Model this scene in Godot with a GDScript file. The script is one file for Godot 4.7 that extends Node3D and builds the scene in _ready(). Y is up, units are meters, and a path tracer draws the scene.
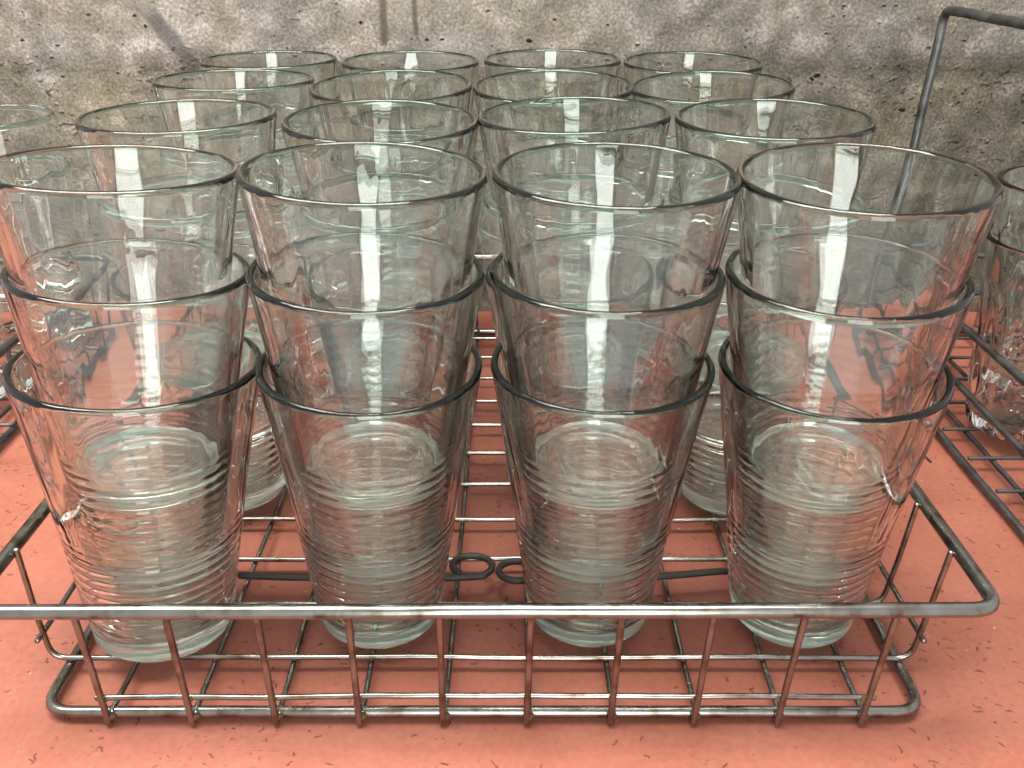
extends Node3D
# Nested ribbed tumblers in a chromed wire rack on a salmon painted counter, concrete wall behind.
# Lengths in the helpers and tables are millimetres where a name ends in _mm; K turns them into metres.
const K := 0.001
const FLOOR_MM := 9.0        # top of the rack's floor wires above the counter
const GLASS_MM := 121.5      # height of one tumbler
const NEST_MM := 35.5        # rise of each tumbler nested in another
const WALL_Z := -0.668

var M := {}
var used := {}
var rng := RandomNumberGenerator.new()

# ---------------------------------------------------------------- helpers
func numbered(called: String) -> String:
	var n: int = used.get(called, 0)
	used[called] = n + 1
	return called if n == 0 else "%s_%03d" % [called, n]

func tag(o: Node, label: String, category := "", group := "", kind := "") -> void:
	if label: o.set_meta("label", label)
	if category: o.set_meta("category", category)
	if group: o.set_meta("group", group)
	if kind: o.set_meta("kind", kind)

func thing(called: String, at := Vector3.ZERO) -> Node3D:
	var o := Node3D.new()
	o.name = numbered(called)
	add_child(o)
	o.position = at
	return o

func part(called: String, mesh: Mesh, mat: Material, parent: Node) -> MeshInstance3D:
	var o := MeshInstance3D.new()
	o.name = called
	o.mesh = mesh
	o.material_override = mat
	parent.add_child(o, true)
	return o

# A grid of points (rows run along the profile, columns round it) as one smooth surface.
func grid_mesh(rows: Array, wrap_cols: bool, wrap_rows := false, flip := false, uvs := false) -> ArrayMesh:
	var nr := rows.size()
	var nc: int = rows[0].size()
	var v := PackedVector3Array()
	var n := PackedVector3Array()
	var t := PackedVector2Array()
	for i in nr:
		var up: PackedVector3Array = rows[(i + 1) % nr if wrap_rows else mini(i + 1, nr - 1)]
		var dn: PackedVector3Array = rows[(i + nr - 1) % nr if wrap_rows else maxi(i - 1, 0)]
		var here: PackedVector3Array = rows[i]
		for j in nc:
			var a: Vector3 = up[j] - dn[j]
			var b: Vector3 = here[(j + 1) % nc if wrap_cols else mini(j + 1, nc - 1)] - here[(j + nc - 1) % nc if wrap_cols else maxi(j - 1, 0)]
			if b.length_squared() < 1e-16:
				b = up[(j + 1) % nc] - up[(j + nc - 1) % nc]
				if b.length_squared() < 1e-16:
					b = dn[(j + 1) % nc] - dn[(j + nc - 1) % nc]
			var c := a.cross(b).normalized()
			v.append(here[j])
			n.append(-c if flip else c)
			if uvs: t.append(Vector2(float(j) / (nc - 1), 1.0 - float(i) / (nr - 1)))
	var f := PackedInt32Array()
	for i in (nr if wrap_rows else nr - 1):
		for j in (nc if wrap_cols else nc - 1):
			var i2 := (i + 1) % nr
			var j2 := (j + 1) % nc
			var q := [i * nc + j, i2 * nc + j, i2 * nc + j2, i * nc + j2]
			if flip:
				f.append_array([q[0], q[1], q[2], q[0], q[2], q[3]])
			else:
				f.append_array([q[0], q[2], q[1], q[0], q[3], q[2]])
	var arr := []
	arr.resize(Mesh.ARRAY_MAX)
	arr[Mesh.ARRAY_VERTEX] = v
	arr[Mesh.ARRAY_NORMAL] = n
	if uvs: arr[Mesh.ARRAY_TEX_UV] = t
	arr[Mesh.ARRAY_INDEX] = f
	var m := ArrayMesh.new()
	m.add_surface_from_arrays(Mesh.PRIMITIVE_TRIANGLES, arr)
	return m

# Turns a profile of (radius, height) in mm about the y axis; wob is the unevenness of pressed glass in mm.
func lathe(profile: PackedVector2Array, segs: int, wob := 0.0, noise: FastNoiseLite = null, closed := false, flip := false) -> ArrayMesh:
	var rows := []
	for p in profile:
		var row := PackedVector3Array()
		for j in segs:
			var a := TAU * j / segs
			var r: float = p.x
			if noise and r > 1.0:
				r += wob * (noise.get_noise_3d(cos(a) * 42.0, p.y * 0.35, sin(a) * 42.0) + 0.26 * noise.get_noise_3d(cos(a) * 210.0, p.y * 0.7 + 90.0, sin(a) * 210.0))
			row.append(Vector3(r * cos(a), p.y, r * sin(a)) * K)
		rows.append(row)
	return grid_mesh(rows, true, closed, flip)

# A wire: a round tube along points (mm), with round-ended caps.
func wire(points: PackedVector3Array, radius: float, sides := 10, closed := false) -> ArrayMesh:
	var rows := []
	var count := points.size()
	var ref := Vector3.UP
	var list := []
	for i in count:
		var nx: Vector3 = points[(i + 1) % count] if closed or i + 1 < count else points[i]
		var pv: Vector3 = points[(i + count - 1) % count] if closed or i > 0 else points[i]
		list.append((nx - pv).normalized())
	if absf(list[0].dot(ref)) > 0.9: ref = Vector3.RIGHT
	var side: Vector3 = list[0].cross(ref).normalized()
	for i in count:
		var d: Vector3 = list[i]
		side = (side - d * side.dot(d)).normalized()
		var up: Vector3 = side.cross(d)
		var rings := [[0.0, 1.0]]
		if not closed and i == 0: rings = [[-0.55, 0.02], [-0.45, 0.6], [-0.1, 0.95], [0.0, 1.0]]
		if not closed and i == count - 1: rings = [[0.0, 1.0], [0.1, 0.95], [0.45, 0.6], [0.55, 0.02]]
		for k in rings:
			var row := PackedVector3Array()
			for j in sides:
				var a := TAU * j / sides
				row.append((points[i] + d * float(k[0]) * radius + (side * cos(a) + up * sin(a)) * radius * float(k[1])) * K)
			rows.append(row)
	return grid_mesh(rows, true, closed, true)

# Points of a polyline (mm) whose corners are rounded and whose straight runs waver a little.
func bent(points: Array, radius: float, closed := false, waver := 0.0, step := 14.0) -> PackedVector3Array:
	var out := PackedVector3Array()
	var count := points.size()
	var nz := FastNoiseLite.new()
	nz.seed = rng.randi() % 10000
	nz.frequency = 0.012
	var corners := []
	for i in count:
		var p: Vector3 = points[i]
		if not closed and (i == 0 or i == count - 1):
			corners.append([p])
			continue
		var a: Vector3 = points[(i + count - 1) % count]
		var b: Vector3 = points[(i + 1) % count]
		var ra := minf(radius, (a - p).length() * 0.45)
		var rb := minf(radius, (b - p).length() * 0.45)
		var s := p + (a - p).normalized() * ra
		var e := p + (b - p).normalized() * rb
		var arc := []
		for k in 7:
			var u := k / 6.0
			arc.append(s.lerp(p, u).lerp(p.lerp(e, u), u))
		corners.append(arc)
	for i in count:
		for q in corners[i]: out.append(q)
		if i == count - 1 and not closed: break
		var from: Vector3 = corners[i][-1]
		var to: Vector3 = corners[(i + 1) % count][0]
		var steps := int((to - from).length() / step)
		for k in range(1, steps):
			out.append(from.lerp(to, float(k) / steps))
	if waver > 0.0:
		for i in out.size():
			var p := out[i]
			out[i] = p + Vector3(nz.get_noise_3d(p.x, p.y, p.z), nz.get_noise_3d(p.z + 300, p.x, p.y), nz.get_noise_3d(p.y, p.z, p.x + 700)) * waver
	return out

func noise_of(sd: int, freq: float, oct := 4, type := FastNoiseLite.TYPE_SIMPLEX_SMOOTH) -> FastNoiseLite:
	var n := FastNoiseLite.new()
	n.seed = sd
	n.frequency = freq
	n.noise_type = type
	n.fractal_octaves = oct
	return n

func noise_tex(sd: int, freq: float, oct: int, colors: Array, offsets: Array, size := 512) -> NoiseTexture2D:
	var t := NoiseTexture2D.new()
	t.width = size
	t.height = size
	t.seamless = true
	t.noise = noise_of(sd, freq, oct)
	var g := Gradient.new()
	g.offsets = PackedFloat32Array(offsets)
	g.colors = PackedColorArray(colors)
	t.color_ramp = g
	return t

# ---------------------------------------------------------------- the script
func _ready() -> void:
	rng.seed = 20417
	view_and_light()
	make_materials()
	build_counter()
	build_wall()
	build_rack()
	build_neighbours()
	build_tumblers()
	build_small_things()

func view_and_light() -> void:
	var cam := Camera3D.new()
	cam.name = "camera"
	cam.position = Vector3(0, 0.2752, 0)
	cam.rotation_degrees = Vector3(-26.85, 0, 0)
	cam.fov = rad_to_deg(2.0 * atan(384.0 / 908.0))
	cam.near = 0.01
	cam.far = 30.0
	cam.current = true
	add_child(cam)
	var e := Environment.new()
	e.background_mode = Environment.BG_COLOR
	e.background_color = Color(0.88, 0.88, 0.87)
	e.background_energy_multiplier = 1.0
	e.tonemap_mode = Environment.TONE_MAPPER_LINEAR
	e.tonemap_exposure = 1.14
	e.sdfgi_enabled = true
	e.ssao_enabled = true
	e.ssil_enabled = true
	var w := WorldEnvironment.new()
	w.name = "surroundings"
	w.environment = e
	add_child(w)
	lamp("ceiling_lamp", Vector3(-0.30, 0.98, -0.28), Vector2(1.2, 0.36), Vector3(-90, 0, 0), 2.7, "long white ceiling lamp hanging over the rack of ribbed tumblers")
	window(Vector3(0.08, 0.44, 1.00), Vector2(0.54, 1.26), 1.15)

# The shop's window behind the photographer, mirrored in the ribs of the glasses.
func window(at: Vector3, size: Vector2, energy: float) -> void:
	var o := thing("shop_window", at)
	tag(o, "tall bright shop window in front of the counter", "window")
	var fm := StandardMaterial3D.new()
	fm.albedo_color = Color(0.30, 0.30, 0.29)
	fm.roughness = 0.5
	var pm := StandardMaterial3D.new()
	pm.albedo_color = Color(0.9, 0.9, 0.9)
	pm.emission_enabled = true
	pm.emission = Color(0.97, 1.0, 0.985)
	pm.emission_energy_multiplier = 0.8
	var frame := BoxMesh.new()
	frame.size = Vector3(size.x + 0.12, size.y + 0.12, 0.04)
	part("frame", frame, fm, o).position.z = 0.03
	for i in 3:
		var pane := BoxMesh.new()
		pane.size = Vector3(size.x - 0.04, size.y / 3.0 - 0.06, 0.006)
		part("pane", pane, pm, o).position = Vector3(0, (i - 1) * size.y / 3.0, 0)
		var l := AreaLight3D.new()
		l.name = "pane_light"
		l.area_size = Vector2(size.x - 0.04, size.y / 3.0 - 0.06)
		l.light_color = Color(0.97, 1.0, 0.985)
		l.light_energy = energy / 3.0
		l.area_range = 8.0
		l.shadow_enabled = true
		o.add_child(l, true)
		l.position = Vector3(0, (i - 1) * size.y / 3.0, -0.006)

func lamp(called: String, at: Vector3, size: Vector2, turn: Vector3, energy: float, label: String) -> void:
	var o := thing(called, at)
	o.rotation_degrees = turn
	tag(o, label, "lamp", "")
	var body := BoxMesh.new()
	body.size = Vector3(size.x + 0.04, size.y + 0.04, 0.05)
	var bm := StandardMaterial3D.new()
	bm.albedo_color = Color(0.85, 0.85, 0.84)
	bm.roughness = 0.6
	var h := part("housing", body, bm, o)
	h.position.z = 0.03
	var face := BoxMesh.new()
	face.size = Vector3(size.x, size.y, 0.006)
	var fm := StandardMaterial3D.new()
	fm.albedo_color = Color(0.9, 0.9, 0.9)
	fm.emission_enabled = true
	fm.emission = Color(1.0, 0.985, 0.95)
	fm.emission_energy_multiplier = 2.0
	part("diffuser", face, fm, o)
	var l := AreaLight3D.new()
	l.name = "lamp_light"
	l.area_size = size
	l.light_color = Color(1.0, 0.985, 0.95)
	l.light_energy = energy
	l.area_range = 6.0
	l.shadow_enabled = true
	o.add_child(l)
	l.position.z = -0.006

func glass_mat(tint: Color) -> StandardMaterial3D:
	var m := StandardMaterial3D.new()
	m.albedo_color = tint
	m.roughness = 0.0
	m.metallic_specular = 0.5
	m.refraction_enabled = true
	m.refraction_scale = 0.05
	m.transparency = BaseMaterial3D.TRANSPARENCY_ALPHA
	return m

func sheet_mat(tint: Color) -> StandardMaterial3D:
	var m := StandardMaterial3D.new()
	m.albedo_color = tint
	m.roughness = 0.0
	m.transparency = BaseMaterial3D.TRANSPARENCY_ALPHA
	m.cull_mode = BaseMaterial3D.CULL_DISABLED
	return m

func make_materials() -> void:
	M.sheet = sheet_mat(Color(0.82, 0.83, 0.79, 0.0))
	M.sheet_near = sheet_mat(Color(0.86, 0.88, 0.84, 0.0))
	M.glass = glass_mat(Color(0.982, 0.99, 0.98, 0.0))
	M.rim = glass_mat(Color(0.76, 0.91, 0.83, 0.0))
	M.base = glass_mat(Color(0.96, 0.99, 0.972, 0.0))
	M.foot = glass_mat(Color(0.90, 0.96, 0.92, 0.16))   # pressed foot; milky haze put into the colour to make it look bright
	M.rim_far = glass_mat(Color(0.84, 0.92, 0.88, 0.0))
	var chrome := StandardMaterial3D.new()
	chrome.metallic = 1.0
	chrome.roughness = 1.0
	chrome.albedo_texture = noise_tex(3, 0.02, 5, [Color(0.30, 0.23, 0.17), Color(0.44, 0.40, 0.35), Color(0.55, 0.535, 0.51), Color(0.63, 0.62, 0.61)], [0.0, 0.25, 0.42, 1.0])
	chrome.roughness_texture = noise_tex(8, 0.03, 5, [Color(0.36, 0.36, 0.36), Color(0.22, 0.22, 0.22), Color(0.18, 0.18, 0.18)], [0.0, 0.4, 1.0])
	chrome.uv1_triplanar = true
	chrome.uv1_scale = Vector3(6, 6, 6)
	M.chrome = chrome
	var steel := chrome.duplicate()
	steel.albedo_texture = noise_tex(15, 0.03, 5, [Color(0.24, 0.23, 0.21), Color(0.38, 0.38, 0.38), Color(0.50, 0.50, 0.50)], [0.0, 0.4, 1.0], 256)
	steel.roughness_texture = noise_tex(16, 0.03, 4, [Color(0.6, 0.6, 0.6), Color(0.38, 0.38, 0.38)], [0.2, 0.8], 256)
	M.steel = steel
	var rust := StandardMaterial3D.new()
	rust.albedo_texture = noise_tex(5, 0.04, 4, [Color(0.16, 0.10, 0.06), Color(0.36, 0.26, 0.15), Color(0.50, 0.43, 0.30)], [0.0, 0.5, 1.0], 256)
	rust.uv1_triplanar = true
	rust.uv1_scale = Vector3(60, 60, 60)
	rust.roughness = 0.7
	rust.metallic = 0.35
	M.rust = rust
	var black := StandardMaterial3D.new()
	black.albedo_color = Color(0.17, 0.155, 0.14)
	black.roughness = 0.55
	M.black = black

# ---------------------------------------------------------------- setting
func build_counter() -> void:
	var size := 1536
	var img := Image.create(size, size, false, Image.FORMAT_RGB8)
	var big := noise_of(11, 0.006, 4).get_image(size, size, false, false, false)
	var fine := noise_of(12, 0.09, 3).get_image(size, size, false, false, false)
	var bd := big.get_data()
	var fd := fine.get_data()
	var out := PackedByteArray()
	out.resize(size * size * 3)
	for i in size * size:
		var b := (bd[i] - 128) / 128.0
		var f := (fd[i] - 128) / 128.0
		var s := 1.0 + 0.07 * b + 0.06 * f
		out[i * 3] = clampi(int(149 * s), 0, 255)
		out[i * 3 + 1] = clampi(int(90 * s + 3.0 * b), 0, 255)
		out[i * 3 + 2] = clampi(int(74 * s + 5.0 * b), 0, 255)
	img = Image.create_from_data(size, size, false, Image.FORMAT_RGB8, out)
	var hgt := Image.create(size, size, false, Image.FORMAT_L8)
	hgt.fill(Color(0.7, 0.7, 0.7))
	# chips and scratches in the paint: short crooked strokes, dark where the paint is gone
	var dens := noise_of(31, 0.004, 2)
	for k in 19000:
		var x := rng.randf() * size
		var y := rng.randf() * size
		if dens.get_noise_2d(x, y) < rng.randf_range(-0.5, 0.45): continue
		var big_one := rng.randf() < 0.22
		var len := rng.randf_range(1.0, 4.0) * (2.4 if big_one else 1.0)
		var ang := rng.randf_range(-0.6, 1.1)
		var dark := rng.randf_range(0.2, 0.6) + (0.25 if big_one else 0.0)
		for q in int(len):
			ang += rng.randf_range(-0.6, 0.6)
			x += cos(ang)
			y += sin(ang)
			for e in (2 if big_one else 1):
				var ix := posmod(int(x) + e * (rng.randi() % 2), size)
				var iy := posmod(int(y) + e, size)
				var c := img.get_pixel(ix, iy)
				img.set_pixel(ix, iy, c.lerp(Color(0.30, 0.16, 0.12), dark))
				hgt.set_pixel(ix, iy, Color(0.7 - 0.5 * dark, 0, 0))
	for k in 46:   # long fine scratches
		var x := rng.randf() * size
		var y := rng.randf() * size
		var ang := rng.randf_range(-0.5, 0.5) + (PI / 2 if rng.randf() < 0.4 else 0.0)
		for q in rng.randi_range(15, 70):
			ang += rng.randf_range(-0.06, 0.06)
			x += cos(ang)
			y += sin(ang)
			var ix := posmod(int(x), size)
			var iy := posmod(int(y), size)
			img.set_pixel(ix, iy, img.get_pixel(ix, iy).lerp(Color(0.55, 0.32, 0.26), 0.4))
			hgt.set_pixel(ix, iy, Color(0.5, 0, 0))
	for k in 130:
		var ix := rng.randi() % (size - 3)
		var iy := rng.randi() % (size - 3)
		img.fill_rect(Rect2i(ix, iy, 1 + rng.randi() % 2, 1 + rng.randi() % 2), Color(0.88, 0.68, 0.55))
	var m := StandardMaterial3D.new()
	m.albedo_texture = ImageTexture.create_from_image(img)
	m.heightmap_enabled = true
	m.heightmap_texture = ImageTexture.create_from_image(hgt)
	m.heightmap_scale = 0.05
	m.roughness = 0.48
	m.metallic_specular = 0.4
	m.uv1_scale = Vector3(2.6, 0.837, 1)
	M.counter = m
	var o := thing("counter_top")
	tag(o, "salmon painted counter top, scratched and chipped", "counter", "", "structure")
	var rows := []
	for i in 2:
		var r := PackedVector3Array()
		for j in 2:
			r.append(Vector3(-0.8 + 1.6 * j, 0, -0.165 - 0.515 * i))
		rows.append(r)
	part("painted_surface", grid_mesh(rows, false, false, false, true), m, o)
	var slab := BoxMesh.new()
	slab.size = Vector3(1.6, 0.03, 0.515)
	var sl := part("slab", slab, M.black, o)
	sl.position = Vector3(0, -0.019, -0.4225)

func build_wall() -> void:
	var w := 1600
	var h := 560
	var wide := 1.28
	var high := 0.448
	var n1 := noise_of(41, 0.006, 5)
	var n2 := noise_of(42, 0.30, 3)
	var n3 := noise_of(43, 0.03, 5)
	var crack := noise_of(44, 0.045, 4)
	crack.fractal_type = FastNoiseLite.FRACTAL_RIDGED
	var pick := noise_of(47, 0.07, 2)
	var where := noise_of(45, 0.016, 4)
	var hue := noise_of(46, 0.009, 3)
	var out := PackedByteArray()
	out.resize(w * h * 3)
	var hb := PackedByteArray()
	hb.resize(w * h)
	for y in h:
		var yy := high * (1.0 - float(y) / h)   # metres above the counter
		for x in w:
			var xx := (float(x) / w - 0.5) * wide
			var a := n1.get_noise_2d(x, y)
			var b := n2.get_noise_2d(x, y)
			var c := n3.get_noise_2d(x, y * 1.2)
			# the cast face ends in an uneven lip; the aggregate below it is laid bare
			var lip := 0.190 + 0.016 * n1.get_noise_2d(x * 0.8, 900) + 0.004 * c
			var rough := clampf((lip - yy) / 0.004, 0, 1)
			var sel := where.get_noise_2d(x * 0.7, y) * 1.6 + 0.6 * rough - 0.38
			var cr := crack.get_noise_2d(x * 0.75, y * 1.5)
			var deep := clampf((cr - 0.56) * 5.0, 0, 1) * clampf(sel * 2.0, 0, 1) * clampf(0.35 + 2.2 * pick.get_noise_2d(x, y * 1.6), 0, 1)
			var stain_and_falloff := clampf((xx - 0.10 + 0.5 * a + 0.16 * c) * 12.0, 0, 1)  # darker right end: part staining, part lamp falloff painted into the colour
			var g := 0.478 + 0.07 * a + 0.10 * c + 0.125 * b - 0.05 * rough - 0.065 * stain_and_falloff
			var white := clampf((c + 0.6 * b - 0.18) * 2.6, 0, 1) * clampf(0.8 + where.get_noise_2d(y, x) * 2.0, 0.2, 1)
			g += 0.06 * white
			g *= 1.0 - 0.36 * deep
			var hu := hue.get_noise_2d(x, y)
			var r0 := g * (1.0 + 0.03 * hu)
			var g0 := g * (0.945 + 0.01 * hu)
			var b0 := g * (0.872 - 0.04 * rough - 0.04 * hu + 0.05 * white)
			# rust drips and a tar smear on the concrete
			var st := 0.0
			for d in [[-0.0885, 0.200, 0.0024], [-0.0662, 0.206, 0.0016]]:
				var dx: float = absf(xx - d[0] - 0.0012 * n1.get_noise_2d(d[0] * 9000, y * 2.0))
				if yy > d[1] + 0.006 * b: st = maxf(st, clampf(1.5 - dx / d[2], 0, 1) * (0.62 + 0.3 * b))
			var t := Vector2(xx + 0.2425 - (0.214 - yy) * 0.75 , yy - 0.206)
			var sm := clampf((1.15 - maxf(absf(t.x) / 0.006, absf(t.y) / 0.0165)) * 4.0 + b * 2.5 + c * 3.0, 0, 1) * 0.6
			r0 = lerpf(lerpf(r0, 0.25, st), 0.27, sm)
			g0 = lerpf(lerpf(g0, 0.22, st), 0.265, sm)
			b0 = lerpf(lerpf(b0, 0.17, st), 0.27, sm)
			var i := y * w + x
			out[i * 3] = clampi(int(r0 * 255), 0, 255)
			out[i * 3 + 1] = clampi(int(g0 * 255), 0, 255)
			out[i * 3 + 2] = clampi(int(b0 * 255), 0, 255)
			hb[i] = clampi(int(255 * (0.66 + 0.1 * a + (0.1 + 0.12 * rough) * c + 0.1 * b - 0.45 * deep)), 0, 255)
	for k in 420:   # bug holes
		var hx := rng.randi_range(10, w - 12)
		var hy := rng.randi_range(180, 420)
		var rx := rng.randf_range(0.6, 1.3) * (2.2 if rng.randf() < 0.06 else 1.0)
		var ry := rx * rng.randf_range(0.5, 0.9)
		for dy in range(-4, 5):
			for dx in range(-5, 6):
				if Vector2(dx / rx, dy / ry).length() + 0.35 * n2.get_noise_2d(hx + dx * 2, hy + dy * 2) < 1.0:
					var i := (hy + dy) * w + hx + dx
					out[i * 3] = 38
					out[i * 3 + 1] = 32
					out[i * 3 + 2] = 26
					hb[i] = 20
	var m := StandardMaterial3D.new()
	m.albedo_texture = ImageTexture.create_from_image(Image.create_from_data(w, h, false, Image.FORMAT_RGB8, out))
	m.heightmap_enabled = true
	m.heightmap_texture = ImageTexture.create_from_image(Image.create_from_data(w, h, false, Image.FORMAT_L8, hb))
	m.heightmap_scale = 0.22
	m.roughness = 0.93
	m.metallic_specular = 0.25
	var o := thing("concrete_wall", Vector3(0, 0, WALL_Z))
	tag(o, "weathered pitted concrete wall behind the counter", "wall", "", "structure")
	var rows := []
	for i in 57:
		var r := PackedVector3Array()
		for j in 161:
			var px := j * 10.0
			var py := 560.0 - i * 10.0
			var yy := high * i / 56.0
			var lip := 0.193 + 0.012 * n1.get_noise_2d(px * 0.8, 900)
			var z := 0.004 * n1.get_noise_2d(px, py) + 0.0025 * n3.get_noise_2d(px, py) - 0.003 * clampf((lip - yy) / 0.01, 0, 1)
			r.append(Vector3(-0.64 + 1.28 * j / 160.0, yy, z))
		rows.append(r)
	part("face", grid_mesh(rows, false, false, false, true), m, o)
	var back := BoxMesh.new()
	back.size = Vector3(1.28, 0.448, 0.1)
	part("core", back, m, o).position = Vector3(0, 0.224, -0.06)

# ---------------------------------------------------------------- racks
func build_rack() -> void:
	var o := thing("wire_rack", Vector3(0, 0, 0))
	tag(o, "worn chrome wire rack holding sixteen stacks of ribbed tumblers", "rack")
	var zb := -622.0
	part("top_frame", wire(bent([Vector3(-193, 60, -248), Vector3(171, 61, -248), Vector3(171, 60, zb - 6), Vector3(-193, 60, zb - 6)], 10, true, 0.35), 2.75, 14, true), M.chrome, o)
	part("bottom_frame", wire(bent([Vector3(-181, 4.2, -255.5), Vector3(158.5, 4.2, -255.5), Vector3(158.5, 4.2, zb), Vector3(-181, 4.2, zb)], 11, true, 0.3), 2.3, 12, true), M.chrome, o)
	var xs := []
	for k in 10:
		xs.append(-153.5 + 32.0 * k)
	# wires across the floor, each turned up at both ends to the top frame
	for k in 12:
		var z := -281.3 - 32.0 * k + rng.randf_range(-0.6, 0.6)
		if z < zb + 5: break
		part("cross_wire", wire(bent([Vector3(-189.8, 61.8, z), Vector3(-188, 7.8, z), Vector3(163, 7.8, z), Vector3(167.6, 61.8, z)], 7, false, 0.9), 1.2), M.chrome, o)
	# wires from front to back along the floor, under the cross wires
	for x in xs:
		var fw := part("floor_wire", wire(bent([Vector3(x, 5.4, -254), Vector3(x + rng.randf_range(-1.5, 1.5), 5.4, zb)], 2, false, 0.7), 1.2), M.chrome, o)
		for z in [-281.3, -313.3]:
			weld(fw, Vector3(x, 6.7, z), 1.4)
	# uprights along the front and back
	for x in xs:
		var lean: float = (x + 11.0) * 0.022
		var up := part("upright", wire(bent([Vector3(x - 1.0, 1.6, -252.0), Vector3(x + lean, 59.0, -251.6)], 1, false, 0.3), 1.35), M.chrome, o)
		part("upright", wire(bent([Vector3(x - 1.0, 1.6, zb - 3.2), Vector3(x + lean, 59.0, zb - 2.6)], 1, false, 0.3), 1.35), M.chrome, o)
		weld(up, Vector3(x, 4.4, -253.3), 2.1)
		weld(up, Vector3(x + lean, 58.2, -250.8), 2.0)
		weld(up, Vector3(x - 0.8, 13.2, -253.2), 1.5)
	part("side_wire", wire(bent([Vector3(-158, 13.0, -254.3), Vector3(-20, 13.8, -254.4), Vector3(138, 13.0, -254.3)], 30, false, 0.9), 1.15), M.chrome, o)
	for s in [[-191.5, -189.0], [168.5, 163.4]]:
		part("side_wire", wire(bent([Vector3(s[1] * 0.8 + s[0] * 0.2, 20, -277), Vector3(s[1] * 0.8 + s[0] * 0.2, 20, zb + 4)], 2, false, 0.6), 1.15), M.chrome, o)

func weld(o: Node3D, at: Vector3, r: float) -> void:
	if not M.has("weld_mesh"):
		var s := SphereMesh.new()
		s.radius = 1.0 * K
		s.height = 2.0 * K
		s.radial_segments = 10
		s.rings = 6
		M.weld_mesh = s
	var w := part("weld", M.weld_mesh, M.rust, o)
	w.position = at * K
	w.scale = Vector3(r, r * 0.8, r) * rng.randf_range(0.9, 1.15)

func build_neighbours() -> void:
	var o := thing("wire_rack")
	tag(o, "grey wire rack with a tall bail handle holding cut glass tumblers", "rack")
	var z1 := -250.0
	var z2 := -622.0
	part("bottom_frame", wire(bent([Vector3(255, 4.2, z1), Vector3(560, 4.2, z1), Vector3(560, 4.2, z2), Vector3(255, 4.2, z2)], 12, true, 0.6), 2.2, 12, true), M.steel, o)
	part("middle_frame", wire(bent([Vector3(261, 35, z1), Vector3(554, 35, z1), Vector3(554, 35, z2), Vector3(261, 35, z2)], 12, true, 0.6), 2.0, 12, true), M.steel, o)
	part("top_frame", wire(bent([Vector3(264, 65, z1 - 4), Vector3(551, 65, z1 - 4), Vector3(551, 65, z2 + 4), Vector3(264, 65, z2 + 4)], 12, true, 0.6), 2.2, 12, true), M.steel, o)
	for k in 9:
		part("floor_wire", wire(bent([Vector3(270 + 33.0 * k, 6.0, z1 - 2), Vector3(270 + 33.0 * k, 6.0, z2 + 2)], 2, false, 0.6), 1.5), M.steel, o)
	for k in 11:
		var z := -270.0 - 33.0 * k
		part("cross_wire", wire(bent([Vector3(256, 8.6, z), Vector3(559, 8.6, z)], 2, false, 0.6), 1.2), M.steel, o)
	for z in [-300.0, -340.0, -560.0, -610.0]:
		part("upright", wire(bent([Vector3(254, 3, z), Vector3(258.5, 35, z), Vector3(261.5, 66, z)], 8, false), 1.3), M.steel, o)
		part("upright", wire(bent([Vector3(561, 3, z), Vector3(556.5, 35, z), Vector3(553.5, 66, z)], 8, false), 1.3), M.steel, o)
	part("handle", wire(bent([Vector3(259, 36, -597), Vector3(265.5, 229, -600), Vector3(269, 229, -392), Vector3(260, 36, -392)], 9, false, 1.2), 2.8, 12), M.steel, o)
	var l := thing("wire_rack")
	tag(l, "dark wire rack holding short stacks of tumblers, without a handle", "rack")
	part("bottom_frame", wire(bent([Vector3(-560, 4.2, -290), Vector3(-300, 4.2, -290), Vector3(-300, 4.2, z2), Vector3(-560, 4.2, z2)], 12, true, 0.6), 2.4, 12, true), M.steel, l)
	part("top_frame", wire(bent([Vector3(-568, 58, -284), Vector3(-291, 58, -284), Vector3(-291, 58, z2 - 4), Vector3(-568, 58, z2 - 4)], 12, true, 0.6), 2.6, 12, true), M.steel, l)
	for k in 8:
		part("floor_wire", wire(bent([Vector3(-314 - 33.0 * k, 6.0, -288), Vector3(-314 - 33.0 * k, 6.0, z2)], 2, false, 0.6), 1.4), M.steel, l)
	for k in 10:
		var z := -310.0 - 33.0 * k
		part("cross_wire", wire(bent([Vector3(-566, 57, z), Vector3(-560, 7.6, z), Vector3(-296, 7.6, z), Vector3(-290, 57, z)], 6, false, 0.6), 1.2), M.steel, l)

# ---------------------------------------------------------------- tumblers
func wall_r(y: float) -> float:   # outer radius in mm at a height in mm, ribs left out
	var u := y / GLASS_MM
	return 25.6 + 16.4 * (0.9 * u + 0.1 * u * u)

func rib(y: float) -> float:
	if y > 56.0 or y < 10.0: return 0.0
	var fade := clampf((56.0 - y) / 8.0, 0, 1)
	return fade * 0.24 * sin(TAU * y / 4.5)

func inner_r(y: float) -> float:
	var u := clampf((y - 9.0) / (GLASS_MM - 9.0), 0, 1)
	return wall_r(y) - lerpf(4.0, 2.9, pow(u, 0.6))

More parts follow.
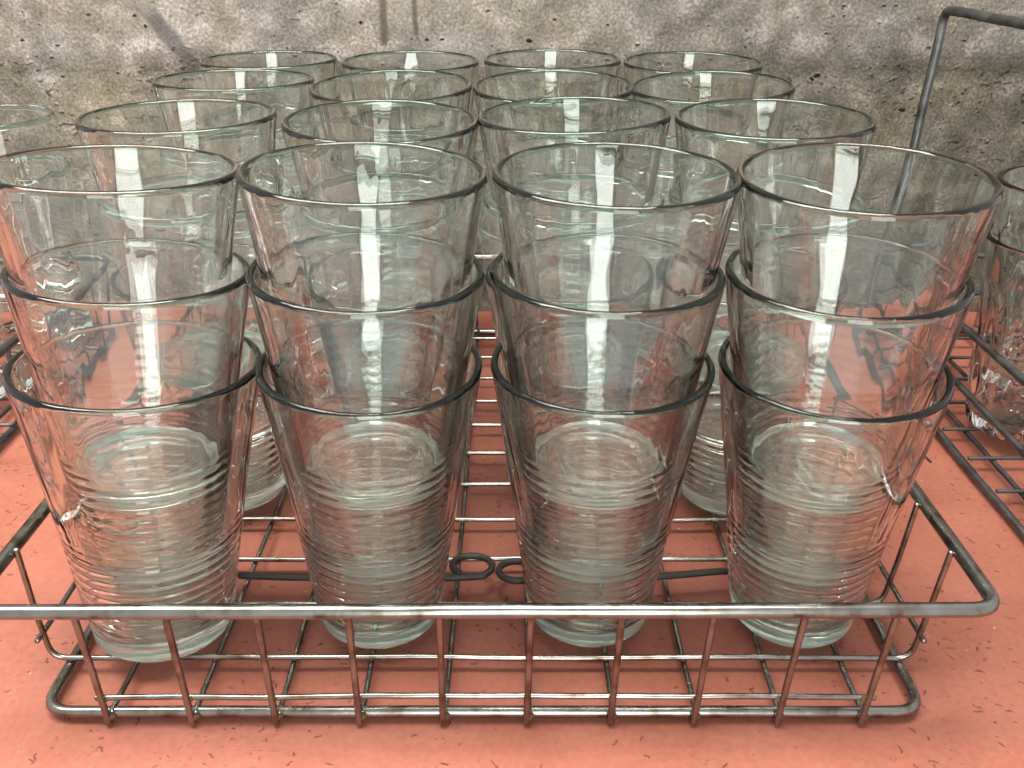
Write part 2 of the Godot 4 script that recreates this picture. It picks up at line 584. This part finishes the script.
# A tumbler is one closed body of glass cut into parts that meet edge to edge. Above split_mm its wall is solid
# glass with two refracting faces; below, where it is nested in other tumblers, its wall is thin glass.
func make_tumbler(split_mm: float, thin_rim := false, sd := 77) -> Node3D:
	var nz := noise_of(sd, 0.032, 3)
	var root := Node3D.new()
	var top := GLASS_MM - 1.9
	var mid := (wall_r(top) + inner_r(top)) / 2
	var half := (wall_r(top) - inner_r(top)) / 2
	var outer := PackedVector2Array()
	var y := 9.0
	while y < top:
		outer.append(Vector2(wall_r(y) + rib(y), y))
		y += 0.375 if y < 57.0 else 2.0
	outer.append(Vector2(wall_r(top), top))
	var inner := PackedVector2Array()
	inner.append(Vector2(inner_r(top), top))
	y = top - 2.0
	while y > 10.0:
		inner.append(Vector2(inner_r(y), y))
		y -= 2.0
	inner.append(Vector2(inner_r(9.4), 9.4))
	var segs := 128
	if split_mm <= 9.0:
		part("outer_wall", lathe(outer, segs, 0.42, nz), M.glass, root)
		part("inner_wall", lathe(inner, segs, 0.42, nz), M.glass, root)
	else:
		var lo := PackedVector2Array()
		var hi := PackedVector2Array()
		for v in outer:
			if v.y <= split_mm + 1.0: lo.append(v)
			if v.y >= split_mm - 1.0: hi.append(v)
		part("lower_wall", lathe(lo, segs, 0.42, nz), M.sheet if thin_rim else M.sheet_near, root)
		if hi.size() > 2:
			part("outer_wall", lathe(hi, segs, 0.42, nz), M.glass, root)
			var hin := PackedVector2Array()
			for v in inner:
				if v.y >= split_mm - 1.0: hin.append(v)
			part("inner_wall", lathe(hin, segs, 0.42, nz), M.glass, root)
	var rp := PackedVector2Array()
	if thin_rim:
		for k in 14:
			var a := TAU * k / 14.0
			rp.append(Vector2(mid + cos(a) * half, top + sin(a) * 1.9))
	else:
		for k in 13:
			var a := PI * k / 12.0
			rp.append(Vector2(mid + cos(a) * half, top + sin(a) * 1.9))
	part("rim", lathe(rp, segs, 0.42, nz, thin_rim), M.rim_far if thin_rim else M.rim, root)
	var b := PackedVector2Array([Vector2(inner_r(9.4), 9.4), Vector2(inner_r(9.4) - 1.2, 8.9), Vector2(17, 8.7), Vector2(10, 8.5), Vector2(0.0001, 8.4)])
	if split_mm > 9.0: b.insert(0, Vector2(wall_r(9.0) + rib(9.0), 9.0))
	var c := PackedVector2Array([Vector2(0.0001, 0.9), Vector2(14, 0.8), Vector2(20, 0.3), Vector2(22.5, 0.0), Vector2(24.4, 0.5), Vector2(25.3, 1.6)])
	y = 2.4
	while y < 9.0:
		c.append(Vector2(wall_r(y) + rib(y), y))
		y += 0.43
	c.append(Vector2(wall_r(9.0) + rib(9.0), 9.0))
	part("inner_floor", lathe(b, segs, 0.42, nz), M.base, root)
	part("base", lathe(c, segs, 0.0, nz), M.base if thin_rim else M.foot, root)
	return root

func build_tumblers() -> void:
	var solids := [make_tumbler(0.0, false, 77), make_tumbler(0.0, false, 178)]
	var nesteds := [make_tumbler(84.0, false, 279), make_tumbler(84.0, false, 380), make_tumbler(84.0, false, 481)]
	var protos := [make_tumbler(500.0, true, 582), make_tumbler(500.0, true, 683)]
	# each stack: top of its axis (x, z) and foot of its axis (x, z), mm
	var stacks := [
		[[-135.1, -311.3, -148.5, -300.7], [-49.8, -304.8, -57.3, -308.5], [33.9, -305.6, 33.0, -309.5], [118.1, -301.0, 121.2, -309.5]],
		[[-144.5, -404.5, -146.0, -404.0], [-57.4, -397.5, -58.5, -404.0], [27.4, -404.5, 31.0, -405.0], [112.5, -398.4, 114.0, -402.0]],
		[[-148.7, -503.8, -149.0, -500.0], [-62.5, -487.1, -60.0, -497.0], [20.5, -485.5, 24.0, -496.0], [103.7, -487.7, 110.0, -496.0]],
		[[-150.0, -590.7, -150.0, -590.0], [-62.8, -585.6, -62.0, -588.0], [23.9, -583.9, 25.0, -586.0], [108.8, -576.9, 110.0, -584.0]]]
	var row_words := ["row farthest from the concrete wall", "third row from the concrete wall", "second row from the concrete wall", "row against the concrete wall"]
	var col_words := ["fourth stack from the bail-handled rack", "third stack from the bail-handled rack", "second stack from the bail-handled rack", "stack beside the bail-handled rack"]
	var level_words := ["bottom", "middle", "topmost"]
	for r in 4:
		for s in 4:
			var d: Array = stacks[r][s]
			var foot := Vector3(d[2], FLOOR_MM, d[3])
			var tip := Vector3(d[0], FLOOR_MM + GLASS_MM + 2 * NEST_MM, d[1])
			for k in 3:
				place(solids[(k + s) % 2] if (r == 0 and k < 2) or (r == 1 and k == 0) else (nesteds[(r + s) % 3] if k == 2 else protos[(r + s + k) % 2]), foot, tip, k, "%s ribbed tumbler, %s, %s" % [level_words[k], col_words[s], row_words[r]], "ribbed tumblers stacked in the chrome rack", 1.08 if r == 0 and s == 0 and k == 0 else 1.0)
	for s in [[-341.0, -598.0, "against the concrete wall"], [-345.0, -508.0, "one stack away from the concrete wall"]]:
		var foot := Vector3(s[0], FLOOR_MM, s[1])
		for k in 2:
			place(protos[k], foot, foot + Vector3(0, GLASS_MM + 2 * NEST_MM, 0), k, "%s ribbed tumbler in the handleless dark rack, %s" % ["lower" if k == 0 else "upper", s[2]], "tumblers in the dark rack")
	for o in solids + nesteds + protos: o.free()
	build_cut_tumblers()

func place(proto: Node3D, foot: Vector3, tip: Vector3, k: int, label: String, group: String, wider := 1.0) -> void:
	var axis := (tip - foot).normalized()
	var o: Node3D = proto.duplicate()
	o.name = numbered("ribbed_tumbler")
	add_child(o)
	tag(o, label, "tumbler", group)
	var sway := Vector3(rng.randf_range(-0.011, 0.011), 0, rng.randf_range(-0.011, 0.011)) * (0.0 if k == 0 else 1.0)
	var up := (axis + sway).normalized()
	var side := up.cross(Vector3(0, 0, 1)).normalized()
	o.transform = Transform3D(Basis(side, up, side.cross(up)).rotated(up, rng.randf() * TAU), (foot + axis * (NEST_MM * k + (rng.randf_range(-0.3, 1.2) if k > 0 else 0.0))) * K)
	if wider != 1.0: o.transform.basis = o.transform.basis * Basis.from_scale(Vector3(wider, 1.0, wider))

func build_cut_tumblers() -> void:
	var segs := 126
	var outer := []
	var inner := []
	var y := 8.0
	while y <= 112.0:
		var row := PackedVector3Array()
		var row_in := PackedVector3Array()
		for j in segs:
			var a := TAU * j / segs
			var r := 33.0 + y * 0.105
			var cut := clampf((92.0 - y) / 10.0, 0, 1)   # crossing cuts leave pointed facets below a plain lip
			var ridge := maxf(absf(sin(a * 7.0 + y * 0.055)), absf(sin(a * 7.0 - y * 0.055)))
			row.append(Vector3((r - cut * 2.0 * ridge) * cos(a), y, (r - cut * 2.0 * ridge) * sin(a)) * K)
			row_in.append(Vector3((r - 3.4) * cos(a), y, (r - 3.4) * sin(a)) * K)
		outer.append(row)
		inner.append(row_in)
		y += 2.0
	inner.reverse()
	var lip := []
	for k in 9:
		var t := PI * k / 8.0
		var row := PackedVector3Array()
		for j in segs:
			var a := TAU * j / segs
			var r := 33.0 + 112.0 * 0.105 - 1.7 + 1.7 * cos(t)
			row.append(Vector3(r * cos(a), 112.0 + 1.5 * sin(t), r * sin(a)) * K)
		lip.append(row)
	var foot := []
	for p in [Vector2(0.0001, 1.0), Vector2(26, 0.6), Vector2(29, 0.0), Vector2(31.5, 1.2), Vector2(-1, 8.0)]:
		var row := PackedVector3Array()
		for j in segs:
			var a := TAU * j / segs
			var r: float = p.x
			if r < 0.0: r = 33.0 + 8.0 * 0.105 - 2.0 * maxf(absf(sin(a * 7.0 + 0.44)), absf(sin(a * 7.0 - 0.44)))
			row.append(Vector3(r * cos(a), p.y, r * sin(a)) * K)
		foot.append(row)
	var bed := []
	for p in [Vector2(33.0 + 8.0 * 0.105 - 3.4, 8.0), Vector2(24, 7.6), Vector2(0.0001, 7.2)]:
		var row := PackedVector3Array()
		for j in segs:
			row.append(Vector3(p.x * cos(TAU * j / segs), p.y, p.x * sin(TAU * j / segs)) * K)
		bed.append(row)
	var shapes := [["outer_wall", grid_mesh(outer, true)], ["inner_wall", grid_mesh(inner, true)], ["rim", grid_mesh(lip, true)], ["base", grid_mesh(foot, true)], ["inner_floor", grid_mesh(bed, true)]]
	for s in [[304.0, -472.0, "closest to the chrome rack"], [396.0, -480.0, "second from the chrome rack"]]:
		for k in 2:
			var o := thing("cut_glass_tumbler", Vector3(s[0], 9.9 + 30.5 * k, s[1]) * K)
			o.rotation.y = rng.randf() * TAU
			tag(o, "%s cut glass tumbler of the stack %s" % ["lower" if k == 0 else "upper", s[2]], "tumbler", "cut glass tumblers in the handled rack")
			for p in shapes:
				part(p[0], p[1], M.glass, o)

# ---------------------------------------------------------------- small things
func build_small_things() -> void:
	var o := thing("bent_wire")
	tag(o, "rusty black bent wire with two loops lying across the rack floor", "wire")
	var pts := []
	pts.append_array([Vector3(-124, 11, -329), Vector3(-100, 11, -328), Vector3(-60, 11, -327), Vector3(-27, 11, -327.5), Vector3(-13, 11, -329)])
	for k in 11:
		var a := -0.9 + k * 0.50
		pts.append(Vector3(-18 + 9.5 * cos(a), 11.5 + k * 0.12, -335 - 7.5 * sin(a)))
	part("loop_wire", wire(bent(pts, 4, false, 0.6, 5.0), 1.6, 8), M.black, o)
	var p2 := []
	for k in 12:
		var a := 0.5 + k * 0.5
		p2.append(Vector3(2 + 8.5 * cos(a), 11.5, -332 - 7.0 * sin(a)))
	p2.append_array([Vector3(20, 11.2, -327), Vector3(60, 11, -327), Vector3(98, 11.5, -332), Vector3(128, 11, -330)])
	part("loop_wire", wire(bent(p2, 4, false, 0.6, 5.0), 1.6, 8), M.black, o)
	var t := thing("wire_tie")
	tag(t, "small black twisted wire tie on the chrome rack's side frame", "tie")
	var knot := []
	for k in 26:
		var a := k * 0.85
		knot.append(Vector3(172 + 3.6 * cos(a) + k * 0.16, 62 + 3.4 * sin(a * 1.3), -345 + 3.5 * sin(a) - k * 0.1))
	part("twist", wire(bent(knot, 2, false, 0.8, 4.0), 0.7, 6), M.black, t)
	part("tail", wire(bent([Vector3(175, 64, -346), Vector3(181, 66, -347), Vector3(187, 61, -346)], 4, false, 0.5, 3.0), 0.6, 6), M.black, t)
